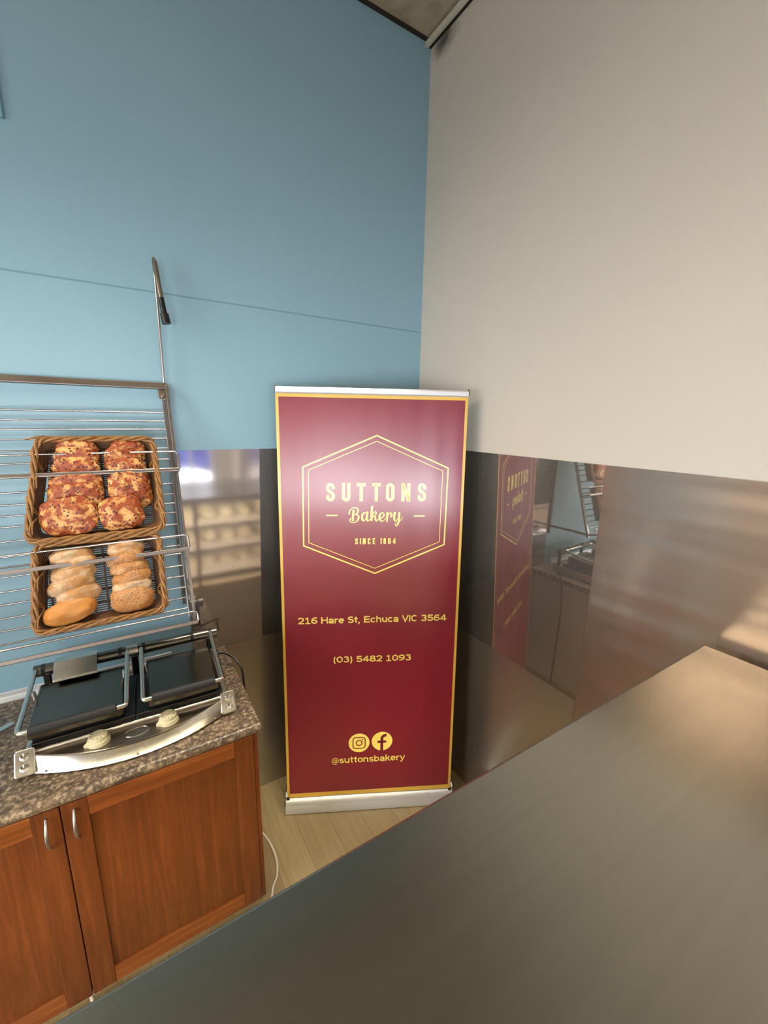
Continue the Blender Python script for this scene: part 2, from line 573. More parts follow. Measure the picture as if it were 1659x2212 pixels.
# steel sheets on the walls
t = .004
tag(MB().box((-1.268, -t, HC), (-t, -.001, TOPS)).build('steel_splashback', 'wornmirror'), 'mirror-polished steel sheet on blue wall behind the banner', 'splashback')
tag(MB().box((-1.126, -t, 0), (-t, -.001, HC - .002)).build('steel_splashback', 'dull'), 'dull steel sheet low on blue wall, between cabinet and banner', 'splashback')
tag(MB().box((-t, -1.138, HC), (-.001, -.001, TOPS)).build('steel_splashback', 'mirror'), 'mirror-polished steel sheet on grey wall reflecting the banner', 'splashback')
tag(MB().box((-t, -1.138, 0), (-.001, -.001, HC - .002)).build('steel_splashback', 'dull'), 'dull steel sheet low on grey wall right of banner foot', 'splashback')
tag(MB().box((-t - .0015, YF + .6, 0), (-.001, -1.1395, TOPS)).build('steel_splashback', 'brushed', bevel=.001), 'brushed steel sheet on grey wall above end of steel bench', 'splashback')

# ------------------------------------------------------------------ display counter with the steel top (foreground)
BZ = 1.36
dc = thing('display_counter', 'bakery display counter with wide brushed steel top in the foreground', 'counter', (-1.4, -1.95, 0))
X0, X1, Y0, Y1 = -1.3, 1.349, -.55, .419      # local extents of the top
tp = MB().box((X0, Y0, BZ - .03), (X1, Y1, BZ)).build('steel_top', 'bench', dc, bevel=.006, seg=3)
MB().box((X0 + .03, Y0 + .03, .0), (X1 - .03, Y1 - .05, .62)).build('base_cabinet', 'tan', dc, bevel=.004)
MB().box((X0 + .03, Y0 + .03, .62), (X1 - .03, Y0 + .05, BZ - .03)).build('rear_panel', 'paper', dc)
MB().box((.95, Y0 + .05, .62), (X1 - .03, Y1 - .05, BZ - .03)).build('end_panel', 'tan', dc)
MB().box((.40, Y1 - .056, .64), (.95, Y1 - .05, BZ - .05)).build('glass_pane', 'glass', dc)
MB().box((X0 + .03, Y1 - .056, .64), (.37, Y1 - .05, BZ - .05)).build('glass_pane', 'glass', dc)
for x in (X0 + .03, .37, .95): MB().box((x, Y1 - .06, .62), (x + .03, Y1 - .045, BZ - .03)).build('post', 'satin', dc)
for z in (.68, .90, 1.11): MB().box((X0 + .05, Y0 + .06, z), (.95, Y1 - .10, z + .008)).build('shelf', 'framewhite', dc)
for z in (.90, 1.11):
    MB().cyl((X0 + .1, Y1 - .115, z - .014), (.93, Y1 - .115, z - .014), .008, 12).build('glow_tube', 'glow', dc, smooth=True)  # shelf tubes added to brighten the display interior
    MB().box((X0 + .06, Y1 - .102, z - .026), (.95, Y1 - .099, z + .010)).build('added_light_shield', 'alu', dc)  # added shield, keeps the shelf tube's light inside the display
MB().cyl((X0 + .1, Y1 - .1, BZ - .05), (.93, Y1 - .1, BZ - .05), .012, 12).build('glow_tube', 'glow', dc, smooth=True)
MB().box((X0 + .06, Y1 - .082, BZ - .066), (.95, Y1 - .078, BZ - .03)).build('added_light_shield', 'alu', dc)  # added shield, holds the top tube's light back from the glass
MB().box((X0 + .05, Y0 + .06, .622), (.95, Y1 - .08, .632)).build('display_floor', 'paper', dc)

LOAF = None
for zz in (.632, .908, 1.118):
    for k in range(5):
        if LOAF is None:
            me = bpy.data.meshes.new('bread_loaf')
            bm = bmesh.new(); bmesh.ops.create_icosphere(bm, subdivisions=3, radius=1.0)
            for v in bm.verts: v.co = Vector((v.co.x * .075, v.co.y * .16, max(-.35, v.co.z) * .07 + .0245))
            for f in bm.faces: f.smooth = True
            bm.to_mesh(me); bm.free(); me.materials.append(M['paper'])
            LOAF = o = bpy.data.objects.new('bread_loaf', me)
        else: o = LOAF.copy()
        C.objects.link(o)
        o.location = (-1.18 + .155 * k, -2.0 + .02 * (k % 2), zz)
        tag(o, 'pale loaf on shelf inside the lit display counter, seen only in steel reflection', 'bread', 'loaves in the display counter')

# ------------------------------------------------------------------ wall cabinet and worktop on the left
DY = -.622
cab = thing('base_cabinet', 'stained timber cabinet with two framed doors under the speckled worktop', 'cabinet', (-1.71, -.31, 0))
def L(o, x, y, z): return (x - o.location.x, y - o.location.y, z - o.location.z)
MB().box(L(cab, -2.28, DY + .022, .085), L(cab, -1.155, -.006, HC - .036)).build('carcass', 'wood_side', cab)
MB().box(L(cab, -1.155, DY + .026, .085), L(cab, -1.139, -.006, HC - .036)).build('side_panel', 'melamine', cab, bevel=.001)
MB().box(L(cab, -1.155, DY + .010, .085), L(cab, -1.139, DY + .026, HC - .036)).build('edge_strip', 'wood_side', cab, bevel=.001)
MB().box(L(cab, -2.26, DY + .06, 0), L(cab, -1.142, -.006, .085)).build('kickboard', 'floor', cab)


def door(x0, x1, hx, z0=.092, z1=HC - .042, fw=.066):
    d = MB().box(L(cab, x0 + fw - .004, DY + .009, z0 + fw - .004), L(cab, x1 - fw + .004, DY + .017, z1 - fw + .004)).build('door', 'wood', cab)
    for a, b in ((x0, x0 + fw), (x1 - fw, x1)):
        MB().box(L(cab, a, DY, z0), L(cab, b, DY + .021, z1)).build('stile', 'wood', d, bevel=.0022)
    for a, b in ((z0, z0 + fw), (z1 - fw, z1)):
        MB().box(L(cab, x0 + fw, DY + .0006, a), L(cab, x1 - fw, DY + .021, b)).build('rail', 'wood_rail', d, bevel=.002)
    # bow handle
    za, zb = .731, .834
    pts = []
    rr = []
    for i in range(17):
        q = i / 16
        z = zb + (za - zb) * q
        pts.append(L(cab, hx, DY - .004 - .024 * sin(pi * q) ** .8, z))
        rr.append(.0032 + .0026 * sin(pi * q))
    h = MB().tube(pts, rr, 10)
    for z in (za, zb): h.cyl(L(cab, hx, DY + .001, z), L(cab, hx, DY - .006, z), .0042, 10)
    h.build('handle', 'satin', d, smooth=True)
    return d


door(-1.7215, -1.157, -1.69)
door(-2.276, -1.7245, -1.757)
# worktop with rolled front edge
wt = MB()
prof = [(-.006, HC - .035), (-.006, HC)] + [(-.637 + .0175 + .0175 * cos(rad(a)), HC - .0175 + .0175 * sin(rad(a))) for a in range(90, 271, 15)]
wt.prism(prof, 'x', -3.4, -1.128)
tag(wt.build('worktop', 'laminate', smooth=True, angle=50), 'brown speckled laminate worktop with rolled front edge under the grill', 'worktop')
# small white peg below the door gap
tag(MB().tube([(-1.728, -.606, 0), (-1.729, -.610, .05), (-1.73, -.612, .083)], [.007, .007, .006], 12).build('white_peg', 'white', smooth=True), 'small white peg on floor below gap between cabinet doors', 'peg')

# ------------------------------------------------------------------ wire bread rack
UY = Vector((0, -.30953922, -.95088668))     # down along the sloping front
ROT = math.atan2(.95088668, .30953922)
A0 = Vector((-1.283, -.037, 2.1))
rb = A0 + UY * .945
rack = thing('bread_rack', 'wall-mounted sloping wire bread rack with three steel lips', 'rack', rb, (ROT, 0, 0))
# local: x along wall, y up the slope (y = .945 - s), z out of the slope
def sy(s): return .945 - s
XR, XLf = 0.0, -1.45
for x in (XR, XLf):
    MB().box((x - .005, sy(.945), -.006), (x + .005, sy(-.012), .010)).build('side_rail', 'rackbar', rack, bevel=.0012)
    sgn = 1 if x == XR else -1
    MB().box((x - sgn * .019 - .002, sy(.94), -.010), (x - sgn * .019 + .002, sy(.03), .004)).build('wire_carrier', 'rack', rack, bevel=.0006)
WZ = -.003
for s_ in (.100, .135, .168, .204, .244, .288, .336, .386, .427, .464, .500, .548, .598, .632, .664, .711, .752, .796, .836, .878):
    MB().cyl((XLf + .017, sy(s_), WZ), (XR - .017, sy(s_), WZ), .0032, 10).build('wire', 'rack', rack, smooth=True)
MB().box((XLf, sy(.004), -.008), (XR, sy(-.020), .006)).build('top_rail', 'rackbar', rack, bevel=.0012)
br = MB().box((XR - .032, sy(.046), -.004), (XR - .006, sy(.004), 0)).build('bracket', 'rackbar', rack, bevel=.002)
MB().cyl((XR - .019, sy(.029), 0), (XR - .019, sy(.029), .006), .007, 14).build('screw', 'bright', br, smooth=True)
for sf, sr in ((.346, .276), (.652, .598), (.928, .888)):
    lip = MB().box((XLf, sy(sf + .007), .066), (XR + .004, sy(sf - .007), .078))
    for x in (XR, XLf):
        lip.box((x - .003, sy(sf + .006), .0), (x + .003, sy(sf - .006), .07))
    lip = lip.build('shelf_lip', 'rackbar', rack, bevel=.0025)
    sg = 1
    pts = [(XLf - .003, sy(sf - .004), .073), (XLf - .003, sy(sr + .012), .073), (XLf + .006, sy(sr), .073), (XR - .008, sy(sr), .073)]
    pts += [(XR + .001, sy(sr + .003), .073), (XR + .004, sy(sr + .012), .073), (XR + .004, sy(sf - .004), .073)]
    MB().tube(pts, .0036, 10).build('lip_rod', 'rack', lip, smooth=True)
# rear uprights on the wall and struts, given in the rack's frame
MI = (Matrix.Translation(rb) @ Matrix.Rotation(ROT, 4, 'X')).inverted()
for x in (-1.286, -1.286 + XLf):
    m = MB()
    m.box((x - .009, -.016, 1.16), (x + .009, -.0045, 2.115), MI)
    m.build('rear_upright', 'cabgrey', rack)
    m = MB()
    m.box((x - .005, -.318, 1.214), (x + .005, -.012, 1.230), MI)
    m.build('strut', 'rackbar', rack)

# pole with a bar and black grip rising from the rack corner
hp = thing('hook_pole', 'thin steel pole with folded bar and black grip above the rack corner', 'pole', (-1.291, -.043, 2.121))
def H(x, y, z): return (x + 1.291, y + .043, z - 2.121)
MB().tube([H(-1.291, -.043, 2.121), H(-1.2885, -.05, 2.40), H(-1.2895, -.055, 2.556)], .0048, 10).build('pole', 'rack', hp, smooth=True)
bar = MB().tube([H(-1.2895, -.062, 2.566), H(-1.287, -.066, 2.55), H(-1.2765, -.074, 2.424)], [.004, .0088, .0095], 12).build('folded_bar', 'rackbar', hp, smooth=True)
g = MB().tube([H(-1.2768, -.074, 2.428), H(-1.2715, -.078, 2.375), H(-1.271, -.079, 2.372), H(-1.2665, -.082, 2.336)], [.0098, .0105, .0150, .0155], 14)
g.build('grip', 'black', hp, smooth=True)

# ------------------------------------------------------------------ wicker baskets on the rack
def rack_pt(x, s, off):
    N = Vector((0, -.95088668, .30953922))
    return Vector((x, A0.y, A0.z)) + UY * s + N * off


def basket(label, x0b, x1b, x0t, x1t, s0, s1, depth, seed):
    """rim corners: bottom edge x0b..x1b at slope s1, top edge x0t..x1t at s0."""
    rnd = random.Random(seed)
    xc = (x0b + x1b) / 2
    base = rack_pt(xc, s1, .004)
    b = thing('wicker_basket', label, 'basket', base, (ROT, 0, 0), 'wicker baskets on the bread rack')
    Ln = s1 - s0

    def outline(inset, z, n=9):
        xs = [x0b - xc + inset, x1b - xc - inset, x1t - xc - inset, x0t - xc + inset]
        ys = [inset, inset, Ln - inset, Ln - inset]
        P = [Vector((xs[i], ys[i], z)) for i in range(4)]
        r = .035
        out = []
        for i in range(4):
            p, a, c = P[i], P[i - 1], P[(i + 1) % 4]
            d0, d1 = (a - p).normalized() * r, (c - p).normalized() * r
            for k in range(n + 1):
                q = k / n
                out.append((p + d0) * (1 - q) ** 2 + p * 2 * q * (1 - q) + (p + d1) * q * q)
        return out
    fl, rim = .022, 0.0
    w = MB()
    rings = [outline(fl, .006), outline(fl * .45, depth * .5), outline(rim, depth), outline(rim + .007, depth), outline(fl * .45 + .007, depth * .5), outline(fl + .006, .010)]
    w.loft(rings, False)
    w.build('woven_side', 'wicker', b, smooth=True)
    # open slatted floor
    f = MB()
    xa, xb = x0t - xc + fl + .004, x1t - xc - fl - .004
    y = fl
    while y < Ln - fl:
        f.box((xa - .012, y, .006), (xb + .012, y + .0042, .010)); y += .0075
    nst = 9
    for i in range(nst):
        x = xa + (xb - xa) * i / (nst - 1)
        f.box((x - .003, fl, .004), (x + .003, Ln - fl, .0125))
    f.build('slatted_floor', 'darkcane', b)
    # rim: three strands twisted round the edge
    o = outline(.002, depth + .002, 14)
    # resample evenly
    pts = []
    for i in range(len(o)):
        p, q = o[i], o[(i + 1) % len(o)]
        k = max(1, int((q - p).length / .006))
        for j in range(k): pts.append(p.lerp(q, j / k))
    n = len(pts)
    per = sum((pts[i] - pts[i - 1]).length for i in range(n))
    tw = round(per / .12)
    r = MB()
    for st in range(3):
        path = []
        for i, p in enumerate(pts):
            t = (pts[(i + 1) % n] - pts[i - 1]).normalized()
            nrm = t.cross(Vector((0, 0, 1)))
            a = 2 * pi * (tw * i / n + st / 3)
            path.append(p + nrm * (.0062 * cos(a)) + Vector((0, 0, 1)) * (.0062 * sin(a)))
        r.tube(path, .0046, 7, closed=True)
    r.build('rim', 'cane', b, smooth=True)
    # lashing strands looped over the walls at the corners and middles
    c = outline(.001, depth + .004, 9)
    cs = MB()
    def lash(p0, p1, drop, out):
        mid = (p0 + p1) / 2
        for k in range(2):
            e = k * .006
            cs.tube(spline([p0 + Vector((e, 0, .004)), p0.lerp(mid, .5) + Vector((e, e, .010)) + out * .2, mid + Vector((0, e, -drop)) + out, p1.lerp(mid, .5) + Vector((e, e, .006)) + out * .2, p1 + Vector((0, e, .004))], 5), .0026, 6)
    ctr = Vector((0, Ln / 2, 0))
    xs = (x0b - xc, x1b - xc)
    for x, xt in ((xs[0], x0t - xc), (xs[1], x1t - xc)):
        for q in (.24, .68):
            xx = x + (xt - x) * q
            inw = Vector((.022 if x < 0 else -.022, 0, 0))
            lash(Vector((xx, Ln * q - .055, depth)), Vector((xx, Ln * q + .065, depth)), depth * .45, inw)
    for f0, f1 in ((.06, .40), (.42, .80)):
        xx0, xx1 = xs[0] + (xs[1] - xs[0]) * f0, xs[0] + (xs[1] - xs[0]) * f1
        lash(Vector((xx0, .002, depth)), Vector((xx1, .002, depth)), .012, Vector((0, -.008, 0)))
        lash(Vector((xx0, Ln - .002, depth)), Vector((xx1, Ln - .002, depth)), .012, Vector((0, .006, 0)))
    cs.build('lashing', 'cane', b, smooth=True)
    return b


basket('upper brown wicker basket of cheese-topped breads on the rack', -1.752, -1.352, -1.700, -1.356, .222, .568, .066, 3)
basket('lower brown wicker basket of floured rolls on the rack', -1.756, -1.378, -1.735, -1.374, .575, .862, .062, 5)


# ------------------------------------------------------------------ breads
def bread(name, label, group, mat, x, s, off, a, b, c, tilt, roll, yaw, seed, lump, power=2.6):
    me = bpy.data.meshes.new(name)
    bm = bmesh.new()
    bmesh.ops.create_icosphere(bm, subdivisions=5, radius=1.0)
    sd = Vector((seed * 3.1, seed * 7.7, seed * 1.3))
    for v in bm.verts:
        p = v.co.copy()
        # superellipsoid: boxier in the plane, domed in thickness
        k = (abs(p.x) ** power + abs(p.y) ** power + abs(p.z) ** 2.2) ** (-1 / power)
        p *= k
        d = noise.noise(p * 1.5 + sd) * .09 + noise.noise(p * 3.5 + sd) * .05 * lump + noise.noise(p * 10.0 + sd) * .022 * lump
        p *= 1 + d
        v.co = Vector((p.x * a, p.y * b, p.z * c * (1 + .25 * noise.noise(p * 1.2 - sd))))
    for f in bm.faces: f.smooth = True
    bm.to_mesh(me); bm.free()
    me.materials.append(M[mat])
    o = bpy.data.objects.new(name, me)
    C.objects.link(o)
    R = Matrix.Rotation(ROT, 4, 'X') @ Matrix.Rotation(rad(tilt), 4, 'X') @ Matrix.Rotation(rad(yaw), 4, 'Y') @ Matrix.Rotation(rad(roll), 4, 'Z')
    o.matrix_world = Matrix.Translation(rack_pt(x, s, off)) @ R
    return tag(o, label, 'bread', group)


gf = 'cheese-topped flat breads in the upper basket'
order = ['topmost', 'second from top', 'third from top', 'fourth from top', 'fifth from top']
# x, s, half width, half height
LF = [(-1.592, .270, .060, .055), (-1.598, .300, .064, .055), (-1.600, .338, .068, .056), (-1.604, .392, .076, .058), (-1.610, .430, .080, .060), (-1.634, .489, .081, .066)]
RF = [(-1.443, .272, .056, .052), (-1.460, .302, .058, .053), (-1.450, .342, .060, .054), (-1.449, .390, .066, .056), (-1.447, .425, .066, .060), (-1.482, .492, .068, .060)]
for col, side, lst in (('left', -1, LF), ('right', 1, RF)):
    for i, (x, s_, a, b) in enumerate(lst):
        last = i == len(lst) - 1
        lab = ('large cheese-topped bread facing front, lowest of left row in upper basket' if side < 0 else 'round cheese-topped bread facing front, lowest of right row in upper basket') if last else \
            'cheese-topped bread, %s in %s row of upper basket' % (order[i], col)
        bread('cheese_bread', lab, gf, 'focaccia', x, s_, .048 if not last else .062, a, b, .019, (12 if last else 20 if i == 0 else 26), (i * 37 % 17 - 8) * (1 if side > 0 else .7), (-4 if side < 0 else 3), 11 + i + (side + 1) * 20, 1.3, 3.0)

gr = 'floured rolls in the lower basket'
LR = [(-1.640, .622, .062, .030, 'roll_floured'), (-1.628, .650, .056, .030, 'roll_floured'), (-1.641, .682, .064, .032, 'roll_floured'), (-1.650, .718, .066, .034, 'roll_floured'), (-1.633, .756, .064, .034, 'roll_floured'), (-1.660, .806, .076, .040, 'roll_golden')]
RR = [(-1.482, .618, .058, .032, 'roll_floured'), (-1.487, .655, .060, .030, 'roll_seeded'), (-1.478, .690, .060, .032, 'roll_seeded'), (-1.474, .726, .062, .032, 'roll_seeded'), (-1.477, .758, .062, .032, 'roll_floured'), (-1.480, .802, .066, .043, 'roll_seeded')]
for col, lst in (('left', LR), ('right', RR)):
    for i, (x, s_, a, b, mt) in enumerate(lst):
        last = i == len(lst) - 1
        if last: lab = 'plain golden oval roll, lowest of left row in lower basket' if col == 'left' else 'dark-seeded squarish roll, lowest of right row in lower basket'
        else: lab = '%s roll, %s in %s row of lower basket' % ('floured' if mt == 'roll_floured' else 'seeded', order[i], col)
        rl = {'left': 9, 'right': 4}[col] + (i * 29 % 11 - 5)
        if last and col == 'left': rl = 14
        bread('bread_roll', lab, gr, mt, x, s_, .046 if not last else .052, a, b, .032, 16, rl, 0, 61 + i + (30 if col == 'left' else 0), .7, 2.5 if not (last and col == 'right') else 3.2)

# ------------------------------------------------------------------ double contact grill
gx, gy = -1.505, -.33
gl = thing('contact_grill', 'twin-lid stainless contact grill on the speckled worktop', 'grill', (gx, gy + .008, HC), (0, 0, rad(-2.0)))
MB().box((-.305, -.150, .012), (.305, .175, .058)).build('body', 'satin', gl, bevel=.006)
for x in (-.27, .27):
    for y in (-.13, .15): MB().cyl((x, y, 0), (x, y, .014), .014, 14).build('foot', 'black', gl, smooth=True)
MB().box((-.285, -.142, .058), (-.001, .130, .078)).build('lower_plate', 'iron', gl, bevel=.003)
MB().box((.001, -.142, .058), (.285, .130, .078)).build('lower_plate', 'iron', gl, bevel=.003)
# bowed control panel and front band
na = 28
front = []
for i in range(na + 1):
    q = -1 + 2 * i / na
    front.append((q * .285, -.170 - .078 * (1 - q * q)))
pan = MB().prism([(-.285, -.148)] + [(x, y + .006) for x, y in front] + [(.285, -.148)], 'z', .030, .046).build('control_panel', 'panelsteel', gl)
bd = MB()
rings = []
for i, (x, y) in enumerate(front):
    q = -1 + 2 * i / na
    lo, hi = .004, .056 - .010 * (1 - q * q)
    rings.append([Vector((x, y - .004, lo)), Vector((x, y - .014, lo + .003)), Vector((x, y + .006, hi - .004)), Vector((x, y + .010, hi)), Vector((x, y + .016, hi - .002))])
bd.loft(rings)
band = bd.build('front_band', 'bright', gl, smooth=True, angle=50)
for q in (-.86, 0, .86):
    x, y = q * .285, -.170 - .078 * (1 - q * q) - .004
    MB().tube([(x, y, .014), (x, y - .009, .012)], .004, 12).build('screw', 'chrome', band, smooth=True)
for sx in (-1, 1):
    Q = Matrix.Translation((sx * .298, -.194, .010)) @ Matrix.Rotation(rad(-32), 4, 'X')
    bk = MB().prism(rrect(-.026, 0, .026, .078, .008, 3), 'y', -.004, .012)
    bk.box((-.024, .008, .002), (.024, .05, .050))
    bk.v = [Q @ v for v in bk.v]
    bk = bk.build('end_bracket', 'bright', gl, bevel=.003)
    for z in (.023, .055):
        rv = MB().tube([(0, -.002, z), (0, -.009, z), (0, -.011, z)], [.0125, .0115, .007], 18)
        rv.v = [Q @ v for v in rv.v]
        rv.build('rivet', 'chrome', bk, smooth=True)
# knobs and oval badge
for x, rotk in ((-.108, 200), (.097, 200)):
    y = -.182
    kb = MB()
    kb.tube([(x, y, .046), (x, y, .060)], [.0335, .0315], 32)
    kb.tube([(x, y, .060), (x, y, .072)], [.0275, .026], 32)
    kb.prism([(x + .030 * cos(rad(rotk - 28)), y + .030 * sin(rad(rotk - 28))), (x + .042 * cos(rad(rotk)), y + .042 * sin(rad(rotk))), (x + .030 * cos(rad(rotk + 28)), y + .030 * sin(rad(rotk + 28)))], 'z', .046, .057)
    kb = kb.build('knob', 'cream', gl, smooth=True, bevel=.0008)
    tk = MB()
    for i in range(9):
        a = rad(150 + i * 30)
        ca, sa = cos(a), sin(a)
        Q = Matrix.Translation((x, y, .0722)) @ Matrix.Rotation(a, 4, 'Z')
        tk.box((.0165, -.0009, 0), (.0235, .0009, .0004), Q)
    tk.build('dial_marks', 'darkprint', kb)
ov = [(.0 + .036 * cos(2 * pi * i / 40), -.190 + .022 * sin(2 * pi * i / 40), .0468) for i in range(40)]
MB().tube(ov, .0013, 6, closed=True).build('oval_badge', 'bright', pan, smooth=True)
# hinge tube with collars
hz, hy = .172, .150
ht = MB().cyl((-.312, hy, hz), (.312, hy, hz), .0215, 24).build('hinge_tube', 'lid', gl, smooth=True)
for x in (-.284, -.045, .036, .214, .285): MB().cyl((x - .006, hy, hz), (x + .006, hy, hz), .0222, 24).build('collar', 'black', ht, smooth=True)
for x in (-.28, 0, .28): MB().box((x - .012, hy + .002, .05), (x + .012, hy + .02, hz)).build('hinge_post', 'iron', gl, bevel=.004)
for x in (-.005,): MB().cyl((x - .02, hy, hz), (x + .02, hy, hz), .0245, 24).build('collar', 'satin', ht, smooth=True)
# bent cover plate on the left of the hinge
cv = MB().prism([(hy + .022, hz - .01), (hy + .018, hz + .028), (hy - .02, hz + .030), (hy - .076, hz - .010), (hy - .078, hz - .018), (hy - .073, hz - .015), (hy - .018, hz + .024), (hy + .014, hz + .024), (hy + .018, hz - .01)], 'x', -.250, -.118)
cv.build('hinge_cover', 'bright', gl, bevel=.001)
for (xa, xb) in ((-.292, -.034), (.040, .272)):
    ld = MB()
    # lid: sloping flat box with rounded rim
    T = Matrix.Translation((0, .102, .128)) @ Matrix.Rotation(rad(4), 4, 'X')
    ld.box((xa, -.245, -.022), (xb, 0, .016), T)
    ld = ld.build('lid', 'lid', gl, bevel=.007, seg=3)
    MB().box((xa + .008, -.236, -.048), (xb - .008, -.008, -.021), T).build('upper_plate', 'iron', ld, bevel=.003)
    rimy = MB().tube([T @ Vector((xa + .004, -.244, .017)), T @ Vector((xb - .004, -.244, .017))], .0042, 8)
    rimy.build('lid_edge', 'bright', ld, smooth=True)
    for x in (xa - .013, xb + .013):
        xe = xa if x < xa else xb
        sgn = 1 if x < xa else -1
        arm = spline([(x, hy, hz), (x, hy - .03, hz + .012), (x, .05, hz), (x, -.10, hz - .018), (x, -.158, hz - .024), (x + sgn * .006, -.172, hz - .026), (x + sgn * .026, -.174, hz - .026), (x + sgn * .034, -.174, hz - .026)], 6)
        MB().tube(arm, .0078, 10).build('handle_arm', 'bright', ld, smooth=True)
        MB().tube([(x + sgn * .010, .02, hz - .004), (x + sgn * .012, .02, hz - .034)], .006, 8).build('lid_bolt', 'chrome', ld, smooth=True)
    MB().tube([(xa + .014, -.174, hz - .026), (xa + .016, -.174, hz - .026), (xb - .016, -.174, hz - .026), (xb - .014, -.174, hz - .026)], [.0125, .0150, .0150, .0125], 20).build('handle_grip', 'rubber', ld, smooth=True)
tag(MB().tube(spline([(-1.215, -.160, .955), (-1.185, -.165, .958), (-1.150, -.185, .956), (-1.118, -.235, .935), (-1.108, -.285, .88), (-1.112, -.30, .60), (-1.118, -.28, .06)], 8), .0048, 8).build('power_cord', 'black', smooth=True), 'black cord from the grill drooping over worktop end', 'cord')
tag(MB().tube(spline([(-1.132, -.150, .005), (-1.085, -.225, .005), (-1.052, -.307, .005), (-1.041, -.416, .005), (-1.059, -.499, .005), (-1.095, -.552, .005), (-1.135, -.66, .005), (-1.16, -.80, .005)], 8), .0042, 8).build('floor_cable', 'white', smooth=True), 'thin white cable curving over floor beside the cabinet', 'cable')
sc = MB()
Q = Matrix.Translation((-1.905, -.188, HC)) @ Matrix.Rotation(rad(33), 4, 'Z')
sc.prism([(-.19, -.010)] + arc(.010, 0, .010, .010, -90, 90, 8) + [(-.19, .010)], 'z', .001, .006)
sc.v = [Q @ v for v in sc.v]
tag(sc.build('flat_scraper', 'paleblue', bevel=.001), 'pale blue flat scraper end on worktop left of grill', 'utensil')

# ------------------------------------------------------------------ roll-up banner
bn = thing('roll_up_banner', 'maroon and gold bakery roll-up banner standing across the corner', 'banner', (-.5303, -.4101, 0), (0, 0, math.atan2(-.449566378, .893246927)))
TH = rad(2.6)


def BP(u, v, off=0.0):
    return Vector((u, v * sin(TH) - off * cos(TH), .075 + v * cos(TH) + off * sin(TH)))


BW, BH = .4276, 2.030
# gentle curl of the film
def film(u0, u1, v0, v1, off, nu=2, nv=2): pass


sh = MB()
sh.add([BP(x, y, o) for o in (.0, -.0012) for (x, y) in ((-BW, 0), (BW, 0), (BW, BH), (-BW, BH))], [(0, 1, 2, 3), (7, 6, 5, 4), (0, 4, 5, 1), (1, 5, 6, 2), (2, 6, 7, 3), (3, 7, 4, 0)])
sheet = sh.build('printed_sheet', 'maroon', bn)
bk = MB().add([BP(x, y, -.0016) for (x, y) in ((-BW, 0), (BW, 0), (BW, BH), (-BW, BH))], [(3, 2, 1, 0)]).build('sheet_back', 'bannerback', sheet)


class Ink:
    """flat print on the sheet"""
    def __init__(s, off=.0005): s.mb, s.off = MB(), off

    def quad(s, x0, y0, x1, y1):
        s.mb.add([BP(x, y, s.off) for x, y in ((x0, y0), (x1, y0), (x1, y1), (x0, y1))], [(0, 1, 2, 3)])

    def poly(s, pts): s.mb.add([BP(x, y, s.off) for x, y in pts], [tuple(range(len(pts)))])

    def ribbon(s, pts, w, closed=False, round_=False):
        pts = [Vector((p[0], p[1])) for p in pts]
        n = len(pts)
        ws = w if isinstance(w, (list, tuple)) else [w] * n
        lf, rt = [], []
        for i in range(n):
            a = pts[i - 1] if (i > 0 or closed) else None
            c = pts[(i + 1) % n] if (i < n - 1 or closed) else None
            d0 = (pts[i] - a).normalized() if a is not None and (pts[i] - a).length > 1e-9 else None
            d1 = (c - pts[i]).normalized() if c is not None and (c - pts[i]).length > 1e-9 else None
            if d0 is None: d0 = d1
            if d1 is None: d1 = d0
            t = d0 + d1
            t = t.normalized() if t.length > 1e-6 else d1
            nn = Vector((-t.y, t.x))
            k = max(.45, abs(nn.dot(Vector((-d1.y, d1.x)))))
            lf.append(pts[i] + nn * ws[i] / 2 / k); rt.append(pts[i] - nn * ws[i] / 2 / k)
        vs = [BP(p.x, p.y, s.off) for p in lf] + [BP(p.x, p.y, s.off) for p in rt]
        fs = [(n + i, n + (i + 1) % n, (i + 1) % n, i) for i in range(n if closed else n - 1)]
        s.mb.add(vs, fs)
        if round_:
            for p, ww in ((pts[0], ws[0]), (pts[-1], ws[-1])):
                s.poly([(p.x + ww / 2 * cos(2 * pi * k / 14), p.y + ww / 2 * sin(2 * pi * k / 14)) for k in range(14)])

    def done(s, name, mat, parent=None): return s.mb.build(name, mat, parent or sheet)


I = Ink()
bw = .0125
I.quad(-BW, 0, -BW + bw, BH); I.quad(BW - bw, 0, BW, BH); I.quad(-BW + bw, BH - .020, BW - bw, BH); I.quad(-BW + bw, 0, BW - bw, .024)
I.done('gold_border', 'gold')
I = Ink()
HO = [(.0160, 1.8490), (.3480, 1.7055), (.3430, 1.3416), (.0125, 1.2036), (-.3190, 1.3416), (-.3160, 1.7055)]
HI = [(.0160, 1.8240), (.3230, 1.6920), (.3190, 1.3550), (.0125, 1.2285), (-.2950, 1.3560), (-.2910, 1.6920)]
I.ribbon(HO, .0062, True); I.ribbon(HI, .0028, True)
I.quad(-.2146, 1.4815, -.1625, 1.4873); I.quad(.1934, 1.4775, .2455, 1.4833)
I.done('hexagon_emblem', 'lettergold')

